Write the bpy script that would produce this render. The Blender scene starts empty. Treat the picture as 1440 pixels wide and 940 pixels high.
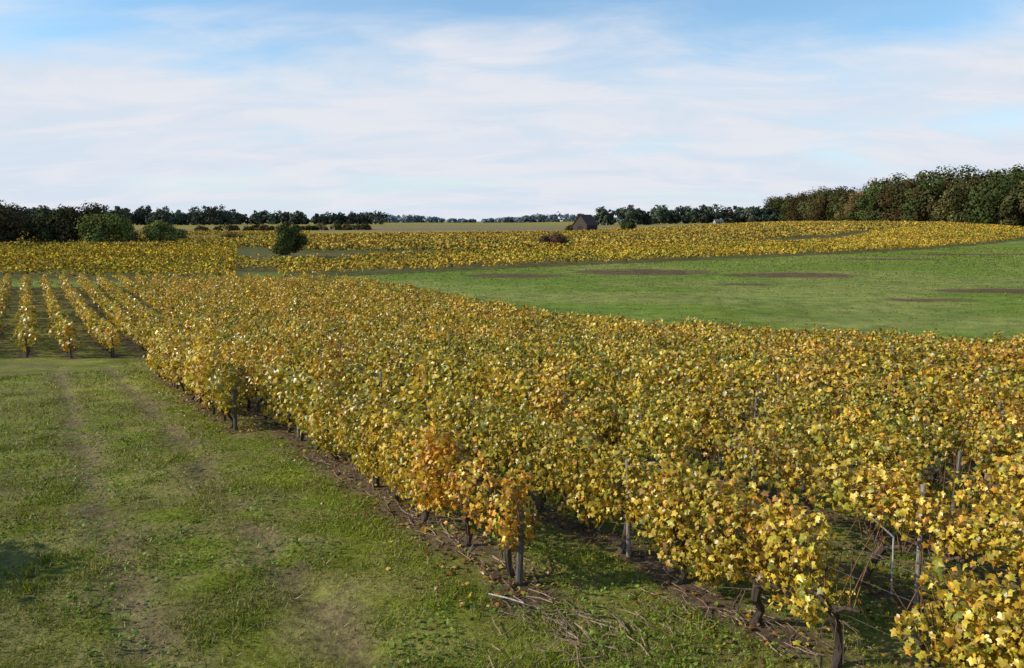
import bpy, math, numpy as np
from mathutils import Vector
rng=np.random.default_rng(7)
scene=bpy.context.scene
R=math.radians

# ---------------------------------------------------------------- helpers
_tab=rng.random((256,256))
def vnoise(x,y,seed=0):
    x=np.asarray(x,float)+seed*17.37; y=np.asarray(y,float)+seed*9.71
    xi=np.floor(x).astype(int); yi=np.floor(y).astype(int)
    fx=x-xi; fy=y-yi; fx=fx*fx*(3-2*fx); fy=fy*fy*(3-2*fy)
    a=_tab[xi&255,yi&255]; b=_tab[(xi+1)&255,yi&255]; c=_tab[xi&255,(yi+1)&255]; d=_tab[(xi+1)&255,(yi+1)&255]
    return (a*(1-fx)+b*fx)*(1-fy)+(c*(1-fx)+d*fx)*fy
def fbm(x,y,seed=0,o=4):
    s=0;a=.5;t=0
    for i in range(o):
        s=s+a*vnoise(x*2**i,y*2**i,seed+i*3); t+=a; a*=.5
    return s/t
def sst(a,b,x):
    t=np.clip((np.asarray(x,float)-a)/(b-a),0,1); return t*t*(3-2*t)
def zg(x,y):
    x=np.asarray(x,float);y=np.asarray(y,float)
    z=-3*sst(6,58,y)+3*sst(250,650,y)
    z=z+sst(20,175,x)*sst(180,340,y)*(4.9-2.6*sst(340,700,y))
    z=z+.25*(fbm(x*.03,y*.03,5,3)-.5)*sst(40,120,y)
    return z
TH=R(31); D2=np.array([-math.sin(TH),math.cos(TH)]); N2=np.array([math.cos(TH),math.sin(TH)])
def sa(x,y): return x*N2[0]+y*N2[1], x*D2[0]+y*D2[1]
def nrm(v): return v/np.maximum(np.linalg.norm(v,axis=-1,keepdims=True),1e-9)

class MB:
    def __init__(s): s.v=[];s.f=[];s.c=[];s.m=[];s.n=0
    def add(s,v,f,c,m=0):
        v=np.asarray(v,float).reshape(-1,3); f=np.asarray(f).reshape(-1,3)
        c=np.asarray(c,float)
        if c.ndim==1: c=np.tile(c,(len(v),1))
        s.v.append(v);s.f.append(f+s.n);s.c.append(c);s.m.append(np.full(len(f),m));s.n+=len(v)
    def build(s,name,mats,smooth=False,parent=None):
        V=np.concatenate(s.v);F=np.concatenate(s.f);C=np.concatenate(s.c);M=np.concatenate(s.m)
        me=bpy.data.meshes.new(name)
        me.vertices.add(len(V)); me.vertices.foreach_set('co',V.astype(np.float32).ravel())
        me.loops.add(len(F)*3); me.loops.foreach_set('vertex_index',F.astype(np.int32).ravel())
        me.polygons.add(len(F)); me.polygons.foreach_set('loop_start',np.arange(0,len(F)*3,3,dtype=np.int32))
        me.polygons.foreach_set('material_index',M.astype(np.int32))
        me.polygons.foreach_set('use_smooth',np.full(len(F),smooth))
        at=me.color_attributes.new('col','FLOAT_COLOR','POINT')
        at.data.foreach_set('color',np.hstack([C,np.ones((len(C),1))]).astype(np.float32).ravel())
        for m in mats: me.materials.append(m)
        me.update(calc_edges=True)
        o=bpy.data.objects.new(name,me); scene.collection.objects.link(o)
        if parent: o.parent=parent
        return o
def tube(mb,pts,rad,col,m=1,ns=6):
    pts=np.asarray(pts,float);k=len(pts);rad=np.broadcast_to(rad,(k,))
    T=nrm(np.gradient(pts,axis=0)); ref=np.array([.31,.95,.05]) if abs(T[0][2])>.5 else np.array([0,0,1.])
    A=nrm(np.cross(T,ref));B=np.cross(T,A)
    th=np.linspace(0,2*math.pi,ns,endpoint=False)
    V=pts[:,None]+rad[:,None,None]*(np.cos(th)[None,:,None]*A[:,None]+np.sin(th)[None,:,None]*B[:,None])
    V=V.reshape(-1,3);F=[]
    for i in range(k-1):
        for j in range(ns):
            a=i*ns+j;b=i*ns+(j+1)%ns;F+=[(a,b,b+ns),(a,b+ns,a+ns)]
    V=np.vstack([V,pts[-1]]); e=len(V)-1
    for j in range(ns): F.append(((k-1)*ns+j,(k-1)*ns+(j+1)%ns,e))
    mb.add(V,F,col,m)
# leaf templates
half=[(.17,-.17),(.46,-.12),(.40,.14),(.62,.42),(.30,.50)]
out=[(0,0)]+half+[(0,.98)]+[(-x,y) for x,y in half[::-1]]
TV=[(0,.22)]+out
T12v=np.array([(x,y-.3,-.32*abs(x)-.22*(y-.2)**2) for x,y in TV]); T12f=np.array([(0,i,i%12+1) for i in range(1,13)])
T4v=np.array([(0,-.4,0),(.5,-.15,-.14),(.36,.3,-.16),(0,.62,-.06),(-.36,.3,-.16),(-.5,-.15,-.14)]);T4f=np.array([(0,1,2),(0,2,3),(0,3,4),(0,4,5)])
T2v=np.array([(0,-.5,0),(.5,-.05,-.13),(0,.5,0),(-.45,.05,-.13)]);T2f=np.array([(0,1,2),(0,2,3)])
def leaves(mb,P,Nm,size,col,tmpl,m=0,droop=1.0):
    v,f=tmpl;N=len(P)
    if N==0:return
    Nm=nrm(Nm);T=np.array([0,0,-droop])+rng.normal(0,.6,(N,3)); T=nrm(T-Nm*(T*Nm).sum(1,keepdims=True));B=np.cross(Nm,T)
    sx=size*rng.uniform(.8,1.15,N)
    V=P[:,None]+ sx[:,None,None]*v[None,:,0:1]*B[:,None]+size[:,None,None]*v[None,:,1:2]*T[:,None]+(size*rng.uniform(.3,1.9,N))[:,None,None]*v[None,:,2:3]*Nm[:,None]
    F=f[None]+(np.arange(N)*len(v))[:,None,None]
    mb.add(V.reshape(-1,3),F.reshape(-1,3),np.repeat(col,len(v),axis=0),m)

# ---------------------------------------------------------------- materials
def newmat(name):
    m=bpy.data.materials.new(name);m.use_nodes=True;nt=m.node_tree;nt.nodes.clear()
    return m,nt,nt.nodes,nt.links
def leafmat(name,tr=.35,rough=.5,spec=.35,tmul=(1.1,1.05,.6),det=2,sc=22):
    m,nt,n,l=newmat(name)
    o=n.new('ShaderNodeOutputMaterial');mx=n.new('ShaderNodeMixShader');p=n.new('ShaderNodeBsdfPrincipled');t=n.new('ShaderNodeBsdfTranslucent')
    a=n.new('ShaderNodeVertexColor');a.layer_name='col'
    tc=n.new('ShaderNodeTexCoord');no=n.new('ShaderNodeTexNoise');no.inputs['Scale'].default_value=sc;no.inputs['Detail'].default_value=det
    l.new(tc.outputs['Object'],no.inputs['Vector'])
    mr=n.new('ShaderNodeMapRange');mr.inputs[1].default_value=.3;mr.inputs[2].default_value=.7;mr.inputs[3].default_value=.72;mr.inputs[4].default_value=1.2
    l.new(no.outputs['Fac'],mr.inputs[0])
    vm=n.new('ShaderNodeVectorMath');vm.operation='SCALE';l.new(a.outputs['Color'],vm.inputs[0]);l.new(mr.outputs[0],vm.inputs['Scale'])
    l.new(vm.outputs[0],p.inputs['Base Color']);p.inputs['Roughness'].default_value=rough;p.inputs['Specular IOR Level'].default_value=spec
    v2=n.new('ShaderNodeVectorMath');v2.operation='MULTIPLY';v2.inputs[1].default_value=tmul;l.new(vm.outputs[0],v2.inputs[0])
    l.new(v2.outputs[0],t.inputs['Color']);mx.inputs[0].default_value=tr
    l.new(p.outputs[0],mx.inputs[1]);l.new(t.outputs[0],mx.inputs[2]);l.new(mx.outputs[0],o.inputs[0])
    return m
def diffmat(name):
    m,nt,n,l=newmat(name);o=n.new('ShaderNodeOutputMaterial');d=n.new('ShaderNodeBsdfDiffuse');a=n.new('ShaderNodeVertexColor');a.layer_name='col'
    tc=n.new('ShaderNodeTexCoord');no=n.new('ShaderNodeTexNoise');no.inputs['Scale'].default_value=1.5;no.inputs['Detail'].default_value=0;l.new(tc.outputs['Object'],no.inputs['Vector'])
    mr=n.new('ShaderNodeMapRange');mr.inputs[1].default_value=.3;mr.inputs[2].default_value=.7;mr.inputs[3].default_value=.75;mr.inputs[4].default_value=1.2;l.new(no.outputs['Fac'],mr.inputs[0])
    vm=n.new('ShaderNodeVectorMath');vm.operation='SCALE';l.new(a.outputs['Color'],vm.inputs[0]);l.new(mr.outputs[0],vm.inputs['Scale']);l.new(vm.outputs[0],d.inputs['Color']);l.new(d.outputs[0],o.inputs[0]);return m
def barkmat(name,sc=(40,40,6),bump=.5):
    m,nt,n,l=newmat(name)
    o=n.new('ShaderNodeOutputMaterial');p=n.new('ShaderNodeBsdfPrincipled');a=n.new('ShaderNodeVertexColor');a.layer_name='col'
    tc=n.new('ShaderNodeTexCoord');mp=n.new('ShaderNodeMapping');mp.inputs['Scale'].default_value=sc;no=n.new('ShaderNodeTexNoise');no.inputs['Scale'].default_value=1;no.inputs['Detail'].default_value=4
    l.new(tc.outputs['Object'],mp.inputs[0]);l.new(mp.outputs[0],no.inputs['Vector'])
    mr=n.new('ShaderNodeMapRange');mr.inputs[1].default_value=.3;mr.inputs[2].default_value=.7;mr.inputs[3].default_value=.5;mr.inputs[4].default_value=1.4;l.new(no.outputs['Fac'],mr.inputs[0])
    vm=n.new('ShaderNodeVectorMath');vm.operation='SCALE';l.new(a.outputs['Color'],vm.inputs[0]);l.new(mr.outputs[0],vm.inputs['Scale'])
    b=n.new('ShaderNodeBump');b.inputs['Strength'].default_value=bump;b.inputs['Distance'].default_value=.02;l.new(no.outputs['Fac'],b.inputs['Height']);l.new(b.outputs[0],p.inputs['Normal'])
    l.new(vm.outputs[0],p.inputs['Base Color']);p.inputs['Roughness'].default_value=.9;p.inputs['Specular IOR Level'].default_value=.15
    l.new(p.outputs[0],o.inputs[0]);return m
M_vine=leafmat('vine_leaf',.24,.38,.5);M_far=diffmat('vine_leaf_far');M_bark=barkmat('bark');M_wood=barkmat('weathered_wood',(60,60,5),.3)
M_tree=diffmat('tree_foliage');M_grass=leafmat('grass_blade',.35,.55,.25,(1,1.1,.5),det=0)

def groundmat():
    m,nt,n,l=newmat('terrain')
    o=n.new('ShaderNodeOutputMaterial');p=n.new('ShaderNodeBsdfPrincipled');a=n.new('ShaderNodeVertexColor');a.layer_name='col'
    tc=n.new('ShaderNodeTexCoord')
    def noise(s,d,lo,hi,a0=.3,a1=.7):
        q=n.new('ShaderNodeTexNoise');q.inputs['Scale'].default_value=s;q.inputs['Detail'].default_value=d;q.inputs['Roughness'].default_value=.65;l.new(tc.outputs['Object'],q.inputs['Vector'])
        mr=n.new('ShaderNodeMapRange');mr.inputs[1].default_value=a0;mr.inputs[2].default_value=a1;mr.inputs[3].default_value=lo;mr.inputs[4].default_value=hi;l.new(q.outputs['Fac'],mr.inputs[0]);return q,mr
    q1,m1=noise(9,7,.5,1.4);q2,m2=noise(.6,6,.72,1.25,.35,.65);q3,m3=noise(.04,4,.85,1.15)
    x=n.new('ShaderNodeMath');x.operation='MULTIPLY';l.new(m1.outputs[0],x.inputs[0]);l.new(m2.outputs[0],x.inputs[1])
    y=n.new('ShaderNodeMath');y.operation='MULTIPLY';l.new(x.outputs[0],y.inputs[0]);l.new(m3.outputs[0],y.inputs[1])
    vm=n.new('ShaderNodeVectorMath');vm.operation='SCALE';l.new(a.outputs['Color'],vm.inputs[0]);l.new(y.outputs[0],vm.inputs['Scale'])
    l.new(vm.outputs[0],p.inputs['Base Color']);p.inputs['Roughness'].default_value=.95;p.inputs['Specular IOR Level'].default_value=.05
    b=n.new('ShaderNodeBump');b.inputs['Strength'].default_value=.9;b.inputs['Distance'].default_value=.06;l.new(q1.outputs['Fac'],b.inputs['Height']);l.new(b.outputs[0],p.inputs['Normal'])
    l.new(p.outputs[0],o.inputs[0]);return m
M_ground=groundmat()

# ---------------------------------------------------------------- vineyard layout
SP=1.78
rows=[]
def a_of(s,y): return (y-s*N2[1])/D2[1]
for k in range(-7,25):
    s=5.0+SP*k+(.25 if k>=2 else 0)
    y1=92 if s<=30.9 else 31
    if k==-1: rows.append((-1,3.95,18.6,31.0));rows.append((-2,3.25,38.2,92));continue
    y0=9.5 if k==0 else (38+rng.uniform(-.3,.3) if k<-1 else 2.5)
    if k>=1:
        am=(.471*s-4)/1.158; y0=max(2.5,s*N2[1]+am*D2[1]); y0=min(y0,26)
    rows.append((k if k>=0 else k-1,s,y0,y1))
def Yb(x): return 119+.75*(np.asarray(x)+12.6)
patches=[(19,119,11,8),(40,112,10,5),(40,77,5,1.9),(53,87,7,2.8),(0,112,8,4.5),(74,158,12,4),(103,182,16,4.5),(28,96,4,1.5)]
def patchmask(x,y):
    m=np.zeros(np.shape(x))
    for px,py,rx,ry in patches:
        r=((x-px)/rx)**2+((y-py)/ry)**2+ (fbm(x*.45,y*.6,6)-.5)*1.8
        m=np.maximum(m,1-sst(.45,1.35,r))
    return m
def soilmask(x,y):
    s,a=sa(x,y);m=np.zeros_like(s)
    for k,rs,y0,y1 in rows:
        d=np.abs(s-rs+.2*(vnoise(a*.9,a*0+k)-.5));w=.50 if k==0 else .36
        m=np.maximum(m,(1-sst(w*.5,w*1.25,d))*(a>a_of(rs,y0)-.5)*(a<a_of(rs,y1)+.5))
    return m
def ground_col(x,y):
    s,a=sa(x,y);sh=x.shape
    def c(*t): return np.array(t)
    col=np.zeros(sh+(3,))
    f1=fbm(x*.35,y*.35,1);f2=fbm(x*1.6,y*1.6,2)
    g=c(.145,.172,.018);g2=c(.215,.228,.03);dry=c(.23,.185,.07);soil=c(.13,.088,.055)
    def mix(A,B,t): t=np.clip(t,0,1)[...,None];return A*(1-t)+B*t
    col=mix(np.broadcast_to(g,sh+(3,)),g2,sst(.35,.65,f1))
    col=mix(col,dry,sst(.36,.66,f2)*.65)
    for ts in (.75,2.65):
        tr=np.exp(-((s-ts-.5*(fbm(a*.3,a*0,4)-.5))/.42)**2)*sst(.25,.55,fbm(x*1.4,y*1.4,12))*(y<33)
        col=mix(col,c(.20,.14,.08),tr*.8)
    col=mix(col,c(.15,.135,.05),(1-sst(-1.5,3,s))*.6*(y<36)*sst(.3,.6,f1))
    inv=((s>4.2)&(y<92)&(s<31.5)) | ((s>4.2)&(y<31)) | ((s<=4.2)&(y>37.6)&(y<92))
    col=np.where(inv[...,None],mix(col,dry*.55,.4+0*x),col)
    col=mix(col,soil,soilmask(x,y)*sst(.2,.5,f2)*.95)
    mead=(s>31.2)&(y>=30)&(y<Yb(x))
    mc=mix(np.broadcast_to(c(.15,.205,.030),sh+(3,)),c(.22,.235,.06),sst(.38,.62,fbm(x*.06,y*.10,3)))
    mc=mix(mc,c(.11,.165,.03),sst(.45,.7,fbm(x*.25,y*.3,13))*.5)
    mc=mix(mc,c(.125,.08,.042),patchmask(x,y)*.95)
    col=np.where(mead[...,None],mc,col)
    far=(~mead)&(y>92)
    fc=mix(np.broadcast_to(c(.13,.105,.035),sh+(3,)),c(.11,.11,.035),sst(.4,.6,fbm(x*.03,y*.1,9)))
    fc=mix(fc,c(.28,.215,.045),sst(300,420,y))
    sm=(1-sst(98,108,y+8*(fbm(x*.1,y*.1,17)-.5)))+np.exp(-((x+.335*y-3)/3.5)**2)*(1-sst(112,124,y))
    fc=mix(fc,c(.15,.20,.035),sm)
    b=vnoise(x*.0022,y*.012,14)
    fc=np.where(((b>.72)&(y>400))[...,None],c(.17,.20,.06),fc)
    fc=np.where(((b<.28)&(y>400))[...,None],c(.22,.16,.11),fc)
    col=np.where(far[...,None],fc,col)
    return col
def axis(lo,hi,step,far_lo,far_hi,gr=1.035):
    c=list(np.arange(lo,hi+1e-6,step));st=step;v=hi
    while v<far_hi: st*=gr;v+=st;c.append(v)
    st=step;v=lo
    while v>far_lo: st*=gr;v-=st;c.insert(0,v)
    return np.array(c)
xs=axis(-16,18,.1,-6000,6000,1.03);ys=axis(4,26,.1,-40,9000,1.018)
X,Y=np.meshgrid(xs,ys)
Z=zg(X,Y)+(.035*(fbm(X*2.2,Y*2.2,20)-.5)+.08*(fbm(X*.5,Y*.5,22)-.5))*(Y<60)
s_,a_=sa(X,Y)
for ts in (.75,2.65): Z-=.045*np.exp(-((s_-ts)/.24)**2)*(Y<34)
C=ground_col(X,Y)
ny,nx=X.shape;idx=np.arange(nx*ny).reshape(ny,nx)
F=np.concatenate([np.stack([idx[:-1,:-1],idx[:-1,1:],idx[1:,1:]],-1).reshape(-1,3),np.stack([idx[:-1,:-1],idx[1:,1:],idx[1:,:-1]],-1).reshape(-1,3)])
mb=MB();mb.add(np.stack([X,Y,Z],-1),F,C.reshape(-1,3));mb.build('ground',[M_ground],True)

# ---------------------------------------------------------------- vines
PAL=np.array([[.72,.46,.04],[.80,.59,.07],[.50,.45,.05],[.20,.25,.035],[.72,.31,.03],[.33,.155,.045]])
GAP=(6.95,7.75)
def leafcol(x,y,s,a,k):
    N=len(x);g=fbm(x*.22,y*.22,31)-.5+.9*(vnoise(x*1.0,y*1.0,33)-.5)
    right=sst(2,14,x)
    mid=np.exp(-((x+1)/6)**2)*sst(12,18,y)*sst(45,28,y)
    g=g+.14*mid
    w=np.stack([.34+0*g,.22-.08*right-.3*g,.18+.6*g-.06*right,.10+.5*g,.07+.11*right-.25*g,.08+.10*right-.1*g],1)
    if k==0:
        o=(1-sst(9.8,11.3,a))[:,None]; w=w+o*np.array([.1,.1,0,0,1.4,.05])
    if k in(0,-1,1): w[:,1]+=.15;w[:,2]+=.08
    w=np.clip(w,.01,None);cw=np.cumsum(w,1);cw/=cw[:,-1:]
    i=(rng.random(N)[:,None]>cw).sum(1).clip(0,5);j=rng.integers(0,3,N)
    c=PAL[i]*.85+PAL[j]*.15
    return c*rng.uniform(.45,1.1,(N,1))*(.76+.44*vnoise(x*.8,y*.8,35))[:,None]
def canopy(mb,k,s,a0,a1,dens,tm,sz,shoots=3.0):
    L=a1-a0
    if L<=0:return
    N=int(dens*L);a=rng.uniform(a0,a1,N)
    x0=s*N2[0]+a*D2[0];y0=s*N2[1]+a*D2[1]
    sp=sst(.5,3.0,x0)*(1-sst(12.5,15,y0)) if k>=2 else np.zeros(N)
    vn=fbm(a*1.05,a*0+s*3.1,40,3)
    keep=rng.random(N)<np.clip((.22+3.3*(vn-.32)),.04,1)*(1-.60*sp)
    a=a[keep];sp=sp[keep];vn=vn[keep];N=len(a)
    bot=.45+.32*sp+.4*(vnoise(a*1.3,a*0+s,41)-.4)
    if k in(0,1) or k<0: bot-=.14
    top=1.45+.60*(vn-.5)+.34*(vnoise(a*2.6,a*0+s,42)-.5)
    w=(.26+.38*(vn-.45)+.20*(vnoise(a*2.2,a*0+s,44)-.5)).clip(.10,.52)
    th=rng.uniform(0,2*math.pi,N);r=rng.random(N)**.45
    cx=np.cos(th)*r;cz=np.sin(th)*r
    cx=np.sign(cx)*np.abs(cx)**.9;cz=np.sign(cz)*np.abs(cz)**.8
    ls=cx*w*(1-.25*cz)+rng.normal(0,.05,N);h=(bot+top)/2+cz*(top-bot)/2+rng.normal(0,.07,N)
    h=np.maximum(h,.1)
    nr=np.stack([ls/w*1.0*N2[0],ls/w*1.0*N2[1],cz*.5+.35],1)+rng.normal(0,.75,(N,3))
    ns=int(L*shoots);per=9;sa_=np.repeat(rng.uniform(a0,a1,ns),per);t=np.tile(np.linspace(.1,1,per),ns)
    dx=np.repeat(rng.normal(0,.28,ns),per);da=np.repeat(rng.normal(0,.28,ns),per);up=np.repeat(rng.uniform(.05,.6,ns),per)
    sls=dx*(.4+t);sh=1.25+up*t-np.abs(dx)*t*t*1.6;saa=sa_+da*t
    a=np.concatenate([a,saa]);ls=np.concatenate([ls,sls+rng.normal(0,.03,len(sls))]);h=np.concatenate([h,sh])
    nr=np.concatenate([nr,rng.normal(0,.6,(len(sls),3))+[0,0,.4]])
    wob=.18*(vnoise(a*.35,a*0+s,50)-.5)
    x=(s+ls+wob)*N2[0]+a*D2[0];y=(s+ls+wob)*N2[1]+a*D2[1]
    if k==1:
        ya=s*N2[1]+a*D2[1];kk=~((ya>GAP[0]+.1*np.sin(h*9))&(ya<GAP[1]+.12*np.sin(h*7))); x,y,a,h,nr=x[kk],y[kk],a[kk],h[kk],nr[kk]
    P=np.stack([x,y,zg(x,y)+h],1)
    sizes=rng.uniform(sz[0],sz[1],len(x))*np.where(rng.random(len(x))<.3,.65,1)
    leaves(mb,P,nr,sizes,leafcol(x,y,s,a,k),tm,0)
def P3(s,a,h,ls=0.): 
    x=(s+ls)*N2[0]+a*D2[0];y=(s+ls)*N2[1]+a*D2[1];return np.array([x,y,float(zg(x,y))+h])
big=MB()
for k,s,y0,y1 in rows:
    mb=MB() if -1<=k<=4 else big
    A0,A1=a_of(s,y0),a_of(s,y1)
    if A0<-1 : A0=max(A0,-7)
    b1=a_of(s,16);b2=a_of(s,36)
    canopy(mb,k,s,A0,min(b1,A1),1650,(T12v,T12f),(.054,.094),5)
    canopy(mb,k,s,max(A0,b1),min(b2,A1),540,(T4v,T4f),(.09,.138),3.5)
    canopy(mb,k,s,max(A0,b2),A1,145,(T2v,T2f),(.16,.245),2)
    aa=A0+.35
    lim=min(A1,a_of(s,44))
    while aa<lim:
        j=rng.normal(0,.05,4);dist=math.hypot(*P3(s,aa,0)[:2]);col=np.array([.085,.062,.045])*rng.uniform(.7,1.3)
        hh=rng.uniform(.5,.68);lean=rng.normal(0,.12)
        pts=[P3(s,aa,-.05,j[0]),P3(s,aa+lean*.3,.16,j[1]+.03),P3(s,aa+lean*.7,.34,j[2]-.02),P3(s,aa+lean,hh,j[3])]
        tube(mb,pts,[.055,.045,.05,.062],col,1,7 if dist<18 else 4)
        if dist<24:
            for sg in(-1,1):
                l=rng.uniform(.25,.5)
                tube(mb,[P3(s,aa+lean,hh-.05,j[3]),P3(s,aa+lean+sg*l*.5,hh+.06,j[3]),P3(s,aa+lean+sg*l,hh+.05+rng.normal(0,.05),j[3])],[.04,.03,.018],col,1,5)
            for c in range(11 if dist<16 else 4):
                d=rng.normal(0,.22,2);o=rng.uniform(-.4,.4)
                up=rng.uniform(.5,1.0)
                tube(mb,[P3(s,aa+lean+o,hh+.03),P3(s,aa+lean+o+d[0]*.5,hh+up*.55,d[1]*.4),P3(s,aa+lean+o+d[0],hh+up,d[1])],[.007,.006,.003],np.array([.16,.085,.045])*rng.uniform(.7,1.3),1,4)
            for c in range(6 if dist<16 else 0):
                d=rng.normal(0,.3,2)
                tube(mb,[P3(s,aa+lean,hh-.1),P3(s,aa+lean+d[0],hh-.12,d[1]*.5),P3(s,aa+lean+d[0]*1.4,.12,d[1])],[.006,.005,.003],(.14,.09,.06),1,4)
        aa+=rng.uniform(.95,1.25)
    pa=A0+.12;first=True
    while pa<min(A1,a_of(s,60)):
        ln=-.06 if first else rng.normal(0,.04);hp=1.34+rng.uniform(-.08,.2);ls=rng.normal(0,.02)
        if first: hp=1.0
        r=.045 if first else .030
        c=np.array([.23,.20,.165])*rng.uniform(.7,1.25)*(.55 if first else 1)
        yy=P3(s,pa,0)[1]
        if not(k==1 and 5.2<yy<8.3): tube(mb,[P3(s,pa,-.1,ls),P3(s,pa+ln*.5,hp*.5,ls),P3(s,pa+ln,hp,ls+rng.normal(0,.02))],[r*1.05,r,r*.92],c,2,9)
        first=False;pa+=rng.uniform(4.2,5.2) if k!=2 else rng.uniform(2.2,2.8)
    if k>=-1:
        for hw in(.6,1.02,1.3):
            al=np.arange(A0,lim,1.2);tube(mb,[P3(s,q,hw) for q in al],.0018,(.13,.12,.11),2,4)
    if -1<=k<=4: mb.build('grapevine_row',[M_vine,M_bark,M_wood])
big.build('vineyard',[M_vine,M_bark,M_wood])
print('vine verts',big.n)

# ---------------------------------------------------------------- far vineyards
def farvines(name,region,x0,x1,y0,y1,ang,spacing,per_m,sz,hmax,tint):
    d=np.array([math.cos(ang),math.sin(ang)]);n=np.array([-d[1],d[0]])
    A=(x1-x0)*(y1-y0);N=int(A/spacing*per_m)
    x=rng.uniform(x0,x1,N);y=rng.uniform(y0,y1,N)
    q=x*n[0]+y*n[1];qr=np.round(q/spacing)*spacing;off=qr-q+rng.normal(0,.2,N);x=x+off*n[0];y=y+off*n[1]
    k=region(x,y)&(fbm(x*.12,y*.12,71,2)>.24);x,y=x[k],y[k];N=len(x)
    h=rng.uniform(.2,1,N)**.6*hmax*(.75+.5*vnoise(x*.3,y*.3,72))
    g=1.3*(fbm(x*.04,y*.04,60)-.5)
    w=np.stack([.42+0*g,.18-.5*g,.15+.8*g,.09+.5*g,.08-.1*g,.08+0*g],1).clip(.01);cw=np.cumsum(w,1);cw/=cw[:,-1:]
    i=(rng.random(N)[:,None]>cw).sum(1).clip(0,5)
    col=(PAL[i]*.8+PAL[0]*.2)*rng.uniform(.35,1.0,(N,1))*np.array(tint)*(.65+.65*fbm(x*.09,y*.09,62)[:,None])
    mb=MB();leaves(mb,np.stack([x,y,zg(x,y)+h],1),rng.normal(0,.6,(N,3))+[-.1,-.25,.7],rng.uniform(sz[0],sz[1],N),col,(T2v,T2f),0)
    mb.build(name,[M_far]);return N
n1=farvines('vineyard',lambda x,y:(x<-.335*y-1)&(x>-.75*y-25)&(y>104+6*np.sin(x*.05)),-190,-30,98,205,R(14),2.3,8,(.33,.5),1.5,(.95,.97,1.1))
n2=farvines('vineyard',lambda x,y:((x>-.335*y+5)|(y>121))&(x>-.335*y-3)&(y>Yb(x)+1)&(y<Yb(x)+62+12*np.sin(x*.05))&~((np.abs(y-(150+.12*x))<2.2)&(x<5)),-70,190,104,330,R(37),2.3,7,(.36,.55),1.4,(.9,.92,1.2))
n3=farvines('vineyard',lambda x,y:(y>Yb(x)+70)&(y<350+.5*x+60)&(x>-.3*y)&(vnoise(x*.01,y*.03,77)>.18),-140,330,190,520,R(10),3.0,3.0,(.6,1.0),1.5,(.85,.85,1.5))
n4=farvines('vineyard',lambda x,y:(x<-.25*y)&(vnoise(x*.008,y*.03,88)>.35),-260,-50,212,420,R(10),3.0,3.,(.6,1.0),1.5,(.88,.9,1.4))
print(n1,n2,n3,n4)

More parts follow.
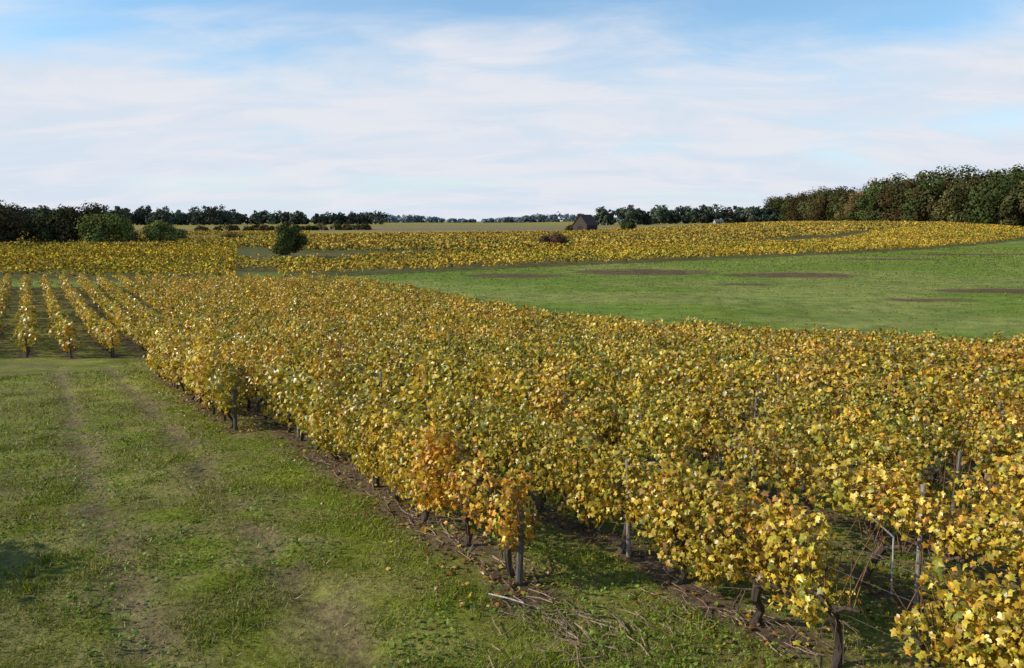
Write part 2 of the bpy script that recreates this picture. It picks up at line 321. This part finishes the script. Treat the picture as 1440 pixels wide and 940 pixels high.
# ---------------------------------------------------------------- grass
def grassblades():
    N=470000
    r=5.5*np.exp(rng.random(N)*math.log(6.5));th=rng.uniform(-R(46),R(40),N);x=r*np.sin(th);y=r*np.cos(th)
    s,a=sa(x,y);sm=soilmask(x,y);tr=np.zeros(N)
    for ts in(.75,2.65): tr+=np.exp(-((s-ts)/.32)**2)
    dn=sst(.30,.62,fbm(x*1.3,y*1.3,80))*.85+.15
    k=(rng.random(N)>sm*.97)&(rng.random(N)>tr*.8)&(rng.random(N)<dn);k&=~((s>4.5)&(rng.random(N)<.35))
    x,y,r=x[k],y[k],r[k];N=len(x)
    tuft=fbm(x*2.1,y*2.1,82);H=(.015+.10*tuft**2.5*rng.uniform(.5,1.7,N))*(1+.02*r);W=.0034+.0006*r*rng.uniform(.5,1.2,N)
    z=zg(x,y)+(.035*(fbm(x*2.2,y*2.2,20)-.5)+.08*(fbm(x*.5,y*.5,22)-.5))-.004
    an=rng.uniform(0,2*math.pi,N);ca,sn=np.cos(an),np.sin(an);ln=rng.normal(0,.6,(N,2))*H[:,None]
    b=np.stack([x,y,z],1);w=np.stack([ca*W,sn*W,0*W],1);t=b+np.stack([ln[:,0],ln[:,1],H],1)
    V=np.stack([b-w,b+w,t],1).reshape(-1,3)
    s,a=sa(x,y)
    lush=sst(2.4,4.0,s)*.55
    g=sst(.3,.7,fbm(x*.6,y*.6,84))[:,None];c=np.array([.16,.205,.012])*(1-g)+np.array([.29,.295,.04])*g
    c=c*(1-lush[:,None])+np.array([.30,.39,.015])*lush[:,None]
    dry=(rng.random(N)<.28-.12*lush)[:,None];c=np.where(dry,np.array([.38,.30,.12]),c)*rng.uniform(.45,1.25,(N,1))
    mb=MB();mb.add(V,np.arange(N*3).reshape(-1,3),np.repeat(c,3,0));mb.build('grass',[M_grass])
    N=26000;r=6*np.exp(rng.random(N)*math.log(4));th=rng.uniform(-R(42),R(35),N);x=r*np.sin(th);y=r*np.cos(th)
    k=(fbm(x*.9,y*.9,91)>.53)&(rng.random(N)>soilmask(x,y)*.8);x,y,r=x[k],y[k],r[k];N=len(x)
    mb=MB();leaves(mb,np.stack([x,y,zg(x,y)+.03+.04*rng.random(N)],1),np.array([0,0,1])+rng.normal(0,.4,(N,3)),rng.uniform(.02,.05,N)*(1+.02*r),np.array([.14,.20,.025])*rng.uniform(.6,1.7,(N,1)),(T4v,T4f))
    mb.build('clover',[M_grass])
    N=140000;y=28+190*rng.random(N)**1.25;x=rng.uniform(-20,150,N);s,a=sa(x,y)
    k=(s>31.4)&(y<Yb(x)-.5)&(x<.8*y+10);x,y=x[k],y[k];pm=patchmask(x,y);k=rng.random(len(x))>pm*.8;x,y,pm=x[k],y[k],pm[k];N=len(x)
    sz=(.04+.0011*y)*rng.uniform(.6,1.4,N)
    g=sst(.35,.65,fbm(x*.1,y*.15,95))[:,None];c=(np.array([.15,.205,.025])*(1-g)+np.array([.21,.24,.045])*g)*rng.uniform(.75,1.2,(N,1))
    c=c*(1-pm[:,None])+np.array([.14,.095,.05])*pm[:,None]*rng.uniform(.6,1.4,(N,1))
    mb=MB();leaves(mb,np.stack([x,y,zg(x,y)+sz*.2],1),rng.normal(0,.35,(N,3))+[0,0,1.],sz,c,(T2v,T2f));mb.build('meadow_grass',[M_far])
grassblades()
def litter():
    mb=MB();N=9000;k=rng.integers(-1,6,N);S=np.array([3.95,5,6.78]+[5.25+SP*i for i in range(2,6)])[k+1]
    A0=np.array([a_of(3.95,18.6),a_of(5,9.6)]+[-3]*4+[-3])[k+1]
    s=S+rng.normal(0,.5,N);a=A0+rng.random(N)**1.3*22-.4
    x=s*N2[0]+a*D2[0];y=s*N2[1]+a*D2[1];z=zg(x,y)+.035
    leaves(mb,np.stack([x,y,z],1),np.array([0,0,1])+rng.normal(0,.35,(N,3)),rng.uniform(.035,.08,N),PAL[rng.choice([0,1,4,5,5,5,2],N)]*rng.uniform(.3,.8,(N,1)),(T12v,T12f))
    mb.build('fallen_leaves',[M_vine])
    mb=MB()
    for i in range(420):
        if i<150: cx,cy=(rng.normal(.8,.6),rng.normal(8.5,.45))
        else:
            a=rng.uniform(5,16);q=P3(5.0,a,0);cx,cy=q[0]+rng.normal(0,.3)+ (2.0 if a<8 else 0),q[1]+rng.normal(0,.3)
        an=rng.normal(R(125),.6);l=rng.uniform(.08,.45)
        p=np.array([cx,cy,float(zg(cx,cy))+.02]);d=np.array([math.cos(an),math.sin(an),0])*l
        tube(mb,[p-d/2,p+[rng.normal(0,.03),rng.normal(0,.03),.01],p+d/2+[0,0,rng.uniform(0,.03)]],rng.uniform(.003,.007),np.array([.26,.18,.12])*rng.uniform(.5,1.5),0,5)
    p=np.array([-.28,9.2,.03]);tube(mb,[p,p+[.22,-.17,.03],p+[.42,-.28,.02]],.010,(.42,.37,.30),0,6)
    mb.build('pruned_canes',[M_bark])
litter()
mb=MB();q=np.array([4.35,9.3,.95]);tube(mb,[q,q+[.25,-.05,-.22]],.011,(.6,.58,.55),0,6);tube(mb,[q+[.25,-.05,-.22],q+[.27,-.05,-.95]],.010,(.5,.48,.45),0,6);mb.build('training_stake',[M_wood])

# ---------------------------------------------------------------- trees
def tree(mb,x,y,h,r,cols,n,ls,base=.12,nb=9,tr=True,low=False):
    z=float(zg(x,y));cols=np.array(cols)
    if tr:
        tube(mb,[(x,y,z-.3),(x+.02*h,y,z+h*.25),(x,y+.01*h,z+h*.6),(x,y,z+h*.85)],[h*.022,h*.018,h*.012,h*.005],(.07,.055,.04),1,7)
    B=[]
    for i in range(nb):
        t=rng.random() if not low else (i+.5)/nb;zz=h*(base+.12+(.78-base)*t) if not low else h*(.1+.82*t);an=rng.uniform(0,6.28);rad=r*(.66*math.sqrt(max(0,1-(1.5*t-.5)**2))+.06)
        br=r*(rng.uniform(.28,.5) if not low else rng.uniform(.32,.52)*(1.1-.35*t));B.append((x+math.cos(an)*rad,y+math.sin(an)*rad,z+min(zz,h-br*.85),br))
        if tr: 
            tube(mb,[(x,y,z+h*(.2+.3*t)),((x+B[-1][0])/2,(y+B[-1][1])/2,z+h*.1+zz*.55),B[-1][:3]],[h*.01,h*.007,h*.003],(.07,.055,.04),1,5)
    B.append((x,y,z+h*.6,r*.6))
    B=np.array(B);w=B[:,3]**2;w/=w.sum();i=rng.choice(len(B),n,p=w)
    d=nrm(rng.normal(0,1,(n,3)));rr=rng.random(n)**.25*(1+.10*rng.normal(0,1,n))
    P=B[i,:3]+d*(B[i,3]*rr)[:,None]*np.array([1,1,.85])
    P[:,2]=np.maximum(P[:,2],z+.02*h+rng.random(n)*.1*h)
    cb=(cols[rng.integers(0,len(cols),len(B))]*rng.uniform(.7,1.3,(len(B),1)))[i];c=cb*.8+cols[rng.integers(0,len(cols),n)]*.2
    leaves(mb,P,d*2+rng.normal(0,.4,(n,3))+[0,0,.3],rng.uniform(.6,1.3,n)*ls,c*rng.uniform(.7,1.25,(n,1)),(T4v,T4f),0,.4)
GR=[(.060,.080,.025),(.072,.086,.028),(.055,.07,.022)];OL=[(.14,.16,.04),(.17,.175,.05),(.11,.14,.04)];BR=[(.098,.07,.03),(.082,.073,.027),(.068,.072,.026),(.11,.075,.032)]
def single(name,*a,**k):
    mb=MB();tree(mb,*a,**k);return mb.build(name,[M_tree,M_bark])
single('oak_tree',-46.3,168,7.0,3.5,GR+[(.10,.12,.035)],5500,.34,nb=18,base=.03)
single('bush',12.3,232,3.9,4.6,[(.13,.065,.04),(.11,.07,.04),(.09,.055,.035)],3500,.4,base=0,nb=14)
single('willow_tree',-128,255,10.0,8.5,OL,7000,.55,base=0,nb=18,low=True)
single('willow_tree',-114,262,8.0,5.2,OL,3500,.5,base=0,nb=12,low=True)
single('bush',-121,285,5,6,OL,1800,.6,base=0,nb=8,low=True)
single('bush',-104,300,2.6,5,BR,1400,.5,base=0,nb=8,low=True)
single('bush',62,430,4.6,4.5,GR,1200,.7,base=0,nb=8,low=True)
single('bush',34,470,3,4,BR,800,.6,base=0,nb=6,low=True)
single('bush',-11.5,8.6,3.2,2.2,OL,5500,.16,base=0,nb=14)   # stands left of the track and shades the grass
def woods(name,pts,hs,cols,n,ls,rf=.45,tr=True,var=(.86,1.1),nb=10):
    mb=MB()
    for (x,y) in pts:
        h=hs(x,y)*rng.uniform(*var);c=np.array([cols[j] for j in rng.integers(0,len(cols),2)])*rng.uniform(.65,1.45)
        tree(mb,x,y,h,h*rf*rng.uniform(.8,1.3),c,n,ls,base=.0,nb=nb,tr=tr,low=True)
    mb.build(name,[M_tree,M_bark])
def line(x0,y0,x1,y1,n,depth):
    t=np.linspace(0,1,n)+rng.normal(0,.3/n,n);return [(x0+(x1-x0)*q+rng.normal(0,depth*.15),y0+(y1-y0)*q+rng.uniform(0,depth)) for q in t]
woods('oak_grove',line(-182,238,-142,262,14,18),lambda x,y:13.5,[(.055,.06,.03),(.065,.07,.03),(.075,.06,.03)],1800,.65,var=(.6,1.15))
woods('woodland',line(205,312,215,460,12,12)+line(215,460,258,800,24,16),lambda x,y:24,GR+BR+BR,3000,.95,rf=.50,var=(.68,1.12),nb=14)
woods('woodland',line(222,330,240,500,14,14)+line(240,500,290,850,24,14),lambda x,y:29,GR+BR,1500,1.1,rf=.46,var=(.85,1.12))
woods('woodland',line(235,760,170,900,22,40),lambda x,y:15,GR+[(.075,.075,.045)],600,1.4,tr=False,var=(.6,1.1))
BL=[(.065,.09,.06),(.08,.095,.065),(.07,.075,.055)]  # far-tree greens shifted bluish, a little distance haze put into the colour
woods('distant_treeline',line(75,700,290,730,56,40),lambda x,y:15,BL,450,1.7,tr=False,var=(.55,1.2))
woods('distant_treeline',line(92,640,108,650,4,10),lambda x,y:17,BL,500,1.7,tr=False,var=(.6,1.0))
woods('distant_treeline',line(-620,860,-330,900,95,50),lambda x,y:18,BL,380,2.0,tr=False,var=(.6,1.3))
woods('distant_treeline',line(-405,1050,-190,1080,70,50),lambda x,y:15,BL,350,2.1,tr=False,var=(.55,1.3))
HZ=[(.16,.20,.22),(.15,.19,.21)]  # pale blue-grey: aerial haze painted into the furthest trees' foliage colour
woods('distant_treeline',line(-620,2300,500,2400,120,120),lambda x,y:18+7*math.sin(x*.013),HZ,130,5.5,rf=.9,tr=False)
woods('distant_treeline',line(-1500,1500,-500,1600,90,100),lambda x,y:20,BL,150,4,rf=.8,tr=False)
woods('hedgerow',line(-180,470,-90,500,30,8),lambda x,y:3.6,GR+BR,250,.9,rf=.9,tr=False,var=(.4,1.3))

# ---------------------------------------------------------------- buildings
def simplemat(name,col,sc=3,lo=.7,hi=1.25):
    m,nt,n,l=newmat(name);o=n.new('ShaderNodeOutputMaterial');p=n.new('ShaderNodeBsdfPrincipled');q=n.new('ShaderNodeTexNoise');q.inputs['Scale'].default_value=sc;q.inputs['Detail'].default_value=6
    tc=n.new('ShaderNodeTexCoord');l.new(tc.outputs['Object'],q.inputs['Vector'])
    mr=n.new('ShaderNodeMapRange');mr.inputs[3].default_value=lo;mr.inputs[4].default_value=hi;l.new(q.outputs['Fac'],mr.inputs[0])
    vm=n.new('ShaderNodeVectorMath');vm.operation='SCALE';vm.inputs[0].default_value=col;l.new(mr.outputs[0],vm.inputs['Scale']);l.new(vm.outputs[0],p.inputs['Base Color']);p.inputs['Roughness'].default_value=.9;l.new(p.outputs[0],o.inputs[0]);return m
def pymesh(name,v,f,mat,parent):
    me=bpy.data.meshes.new(name);me.from_pydata(v,[],f);me.materials.append(mat);o=bpy.data.objects.new(name,me);scene.collection.objects.link(o);o.parent=parent;return o
def box(name,x0,x1,y0,y1,z0,z1,mat,parent):
    v=[(x,y,z) for x in(x0,x1) for y in(y0,y1) for z in(z0,z1)]
    return pymesh(name,v,[(0,1,3,2),(4,6,7,5),(0,4,5,1),(2,3,7,6),(0,2,6,4),(1,5,7,3)],mat,parent)
def house(name,x,y,L,W,eave,ridge,rot,mw,mr,md,chim=False):
    e=bpy.data.objects.new(name,None);scene.collection.objects.link(e);e.location=(x,y,float(zg(x,y))-.2);e.rotation_euler=(0,0,rot)
    a,b=L/2,W/2
    pymesh('walls',[(-a,-b,0),(a,-b,0),(a,b,0),(-a,b,0),(-a,-b,eave),(a,-b,eave),(a,b,eave),(-a,b,eave),(-a,0,ridge-.1),(a,0,ridge-.1)],[(0,1,5,4),(2,3,7,6),(0,4,8,7,3),(1,2,6,9,5)],mw,e)
    o=.4;k=(ridge-eave)/b;za=eave-o*k
    for nme,sg in(('roof_front',-1),('roof_back',1)):
        v=[(-a-o,sg*(b+o),za),(a+o,sg*(b+o),za),(a+o,0,ridge),(-a-o,0,ridge)];v+=[(p[0],p[1],p[2]+.18) for p in v]
        pymesh(nme,v,[(0,1,2,3),(4,7,6,5),(0,4,5,1),(1,5,6,2),(3,2,6,7),(0,3,7,4)],mr,e)
    box('door',-a*.25,a*.25,-b-.06,-b-.01,0,eave*.8,md,e)
    box('window_1',-a*.75,-a*.5,-b-.06,-b-.01,eave*.4,eave*.75,md,e);box('window_2',a*.5,a*.75,-b-.06,-b-.01,eave*.4,eave*.75,md,e)
    box('gable_door',-a-.06,-a-.01,-b*.35,b*.35,0,eave*.8,md,e)
    if chim: box('chimney',a*.6,a*.6+.8,-.4,.4,ridge-.6,ridge+1,mw,e)
mt=simplemat('barn_timber',(.06,.04,.03));mrf=simplemat('old_roof_tiles',(.075,.045,.035));mdk=simplemat('dark_opening',(.02,.018,.016));mpl=simplemat('white_plaster',(.5,.48,.44));msl=simplemat('slate',(.10,.09,.08))
house('wooden_barn',40.5,448,11,9,4.2,9.4,R(52),mt,mrf,mdk)
house('farmhouse',176,692,7,5,2.0,3.8,R(5),mpl,msl,mdk,True)

# ---------------------------------------------------------------- light
el=R(30);saz=R(-95)
sv=Vector((math.sin(saz)*math.cos(el),math.cos(saz)*math.cos(el),math.sin(el)))
L=bpy.data.lights.new('sun','SUN');L.energy=5.0;L.angle=R(.5);L.color=(1,.93,.80)
lo=bpy.data.objects.new('sun',L);scene.collection.objects.link(lo);lo.rotation_euler=(-sv).to_track_quat('-Z','Y').to_euler()
w=bpy.data.worlds.new('World');scene.world=w;w.use_nodes=True;nt=w.node_tree;n=nt.nodes;l=nt.links;n.clear()
o=n.new('ShaderNodeOutputWorld');sk=n.new('ShaderNodeTexSky');sk.sky_type='NISHITA';sk.sun_disc=False;sk.sun_elevation=el;sk.sun_rotation=saz;sk.dust_density=.3;sk.ozone_density=3;sk.air_density=1.0
tint=n.new('ShaderNodeVectorMath');tint.operation='MULTIPLY';tint.inputs[1].default_value=(1.0,1.18,1.2);l.new(sk.outputs[0],tint.inputs[0])
b1=n.new('ShaderNodeBackground');b1.inputs[1].default_value=.15;l.new(tint.outputs[0],b1.inputs[0])
b2=n.new('ShaderNodeBackground');b2.inputs[1].default_value=.92
tc=n.new('ShaderNodeTexCoord');sx=n.new('ShaderNodeSeparateXYZ');l.new(tc.outputs['Generated'],sx.inputs[0])
def mth(op,a,b=None,c=None):
    q=n.new('ShaderNodeMath');q.operation=op
    for i,vv in enumerate((a,b,c)):
        if vv is None: continue
        if isinstance(vv,(int,float)): q.inputs[i].default_value=vv
        else: l.new(vv,q.inputs[i])
    return q.outputs[0]
zz=mth('ADD',mth('MAXIMUM',sx.outputs[2],0.),.20)
cb=n.new('ShaderNodeCombineXYZ');l.new(mth('DIVIDE',sx.outputs[0],zz),cb.inputs[0]);l.new(mth('DIVIDE',sx.outputs[1],zz),cb.inputs[1])
mp=n.new('ShaderNodeMapping');mp.inputs['Rotation'].default_value=(0,0,R(24));mp.inputs['Scale'].default_value=(.62,1.15,1);mp.inputs['Location'].default_value=(1.3,.4,0);l.new(cb.outputs[0],mp.inputs[0])
def wn(sc,det,ro,di):
    no=n.new('ShaderNodeTexNoise');no.inputs['Scale'].default_value=sc;no.inputs['Detail'].default_value=det;no.inputs['Roughness'].default_value=ro;no.inputs['Distortion'].default_value=di;l.new(mp.outputs[0],no.inputs['Vector']);return no.outputs['Fac']
nA=wn(1.0,9,.54,.4);nB=wn(2.8,8,.58,.6)
cov=n.new('ShaderNodeMapRange');cov.interpolation_type='SMOOTHSTEP';cov.inputs[1].default_value=.12;cov.inputs[2].default_value=.29;cov.inputs[3].default_value=.08;cov.inputs[4].default_value=-.22;l.new(sx.outputs[2],cov.inputs[0])
mr=n.new('ShaderNodeMapRange');mr.interpolation_type='SMOOTHSTEP';mr.inputs[1].default_value=.32;mr.inputs[2].default_value=.58;mr.inputs[3].default_value=.06;mr.inputs[4].default_value=1;l.new(mth('ADD',mth('ADD',mth('MULTIPLY',nA,.75),mth('MULTIPLY',nB,.25)),cov.outputs[0]),mr.inputs[0])
hz=n.new('ShaderNodeMapRange');hz.interpolation_type='SMOOTHSTEP';hz.inputs[1].default_value=.0;hz.inputs[2].default_value=.15;hz.inputs[3].default_value=.96;hz.inputs[4].default_value=0;l.new(sx.outputs[2],hz.inputs[0])
cr=n.new('ShaderNodeMapRange');cr.interpolation_type='SMOOTHSTEP';cr.inputs[1].default_value=.36;cr.inputs[2].default_value=.64;l.new(nB,cr.inputs[0])
cm=n.new('ShaderNodeMix');cm.data_type='RGBA';cm.inputs[6].default_value=(.74,.83,.95,1);cm.inputs[7].default_value=(.86,.88,.95,1);l.new(cr.outputs[0],cm.inputs[0]);l.new(cm.outputs[2],b2.inputs[0])
msk=mth('MAXIMUM',mr.outputs[0],hz.outputs[0]);ms=n.new('ShaderNodeMixShader');l.new(msk,ms.inputs[0]);l.new(b1.outputs[0],ms.inputs[1]);l.new(b2.outputs[0],ms.inputs[2]);l.new(ms.outputs[0],o.inputs[0])

cam=bpy.data.cameras.new('camera');cam.sensor_width=36;cam.lens=28.25;cam.clip_end=20000;co=bpy.data.objects.new('camera',cam);scene.collection.objects.link(co)
co.location=(0,0,4.5);co.rotation_euler=(R(82),0,0);scene.camera=co
scene.view_settings.view_transform='Standard';scene.view_settings.look='None';scene.view_settings.exposure=0
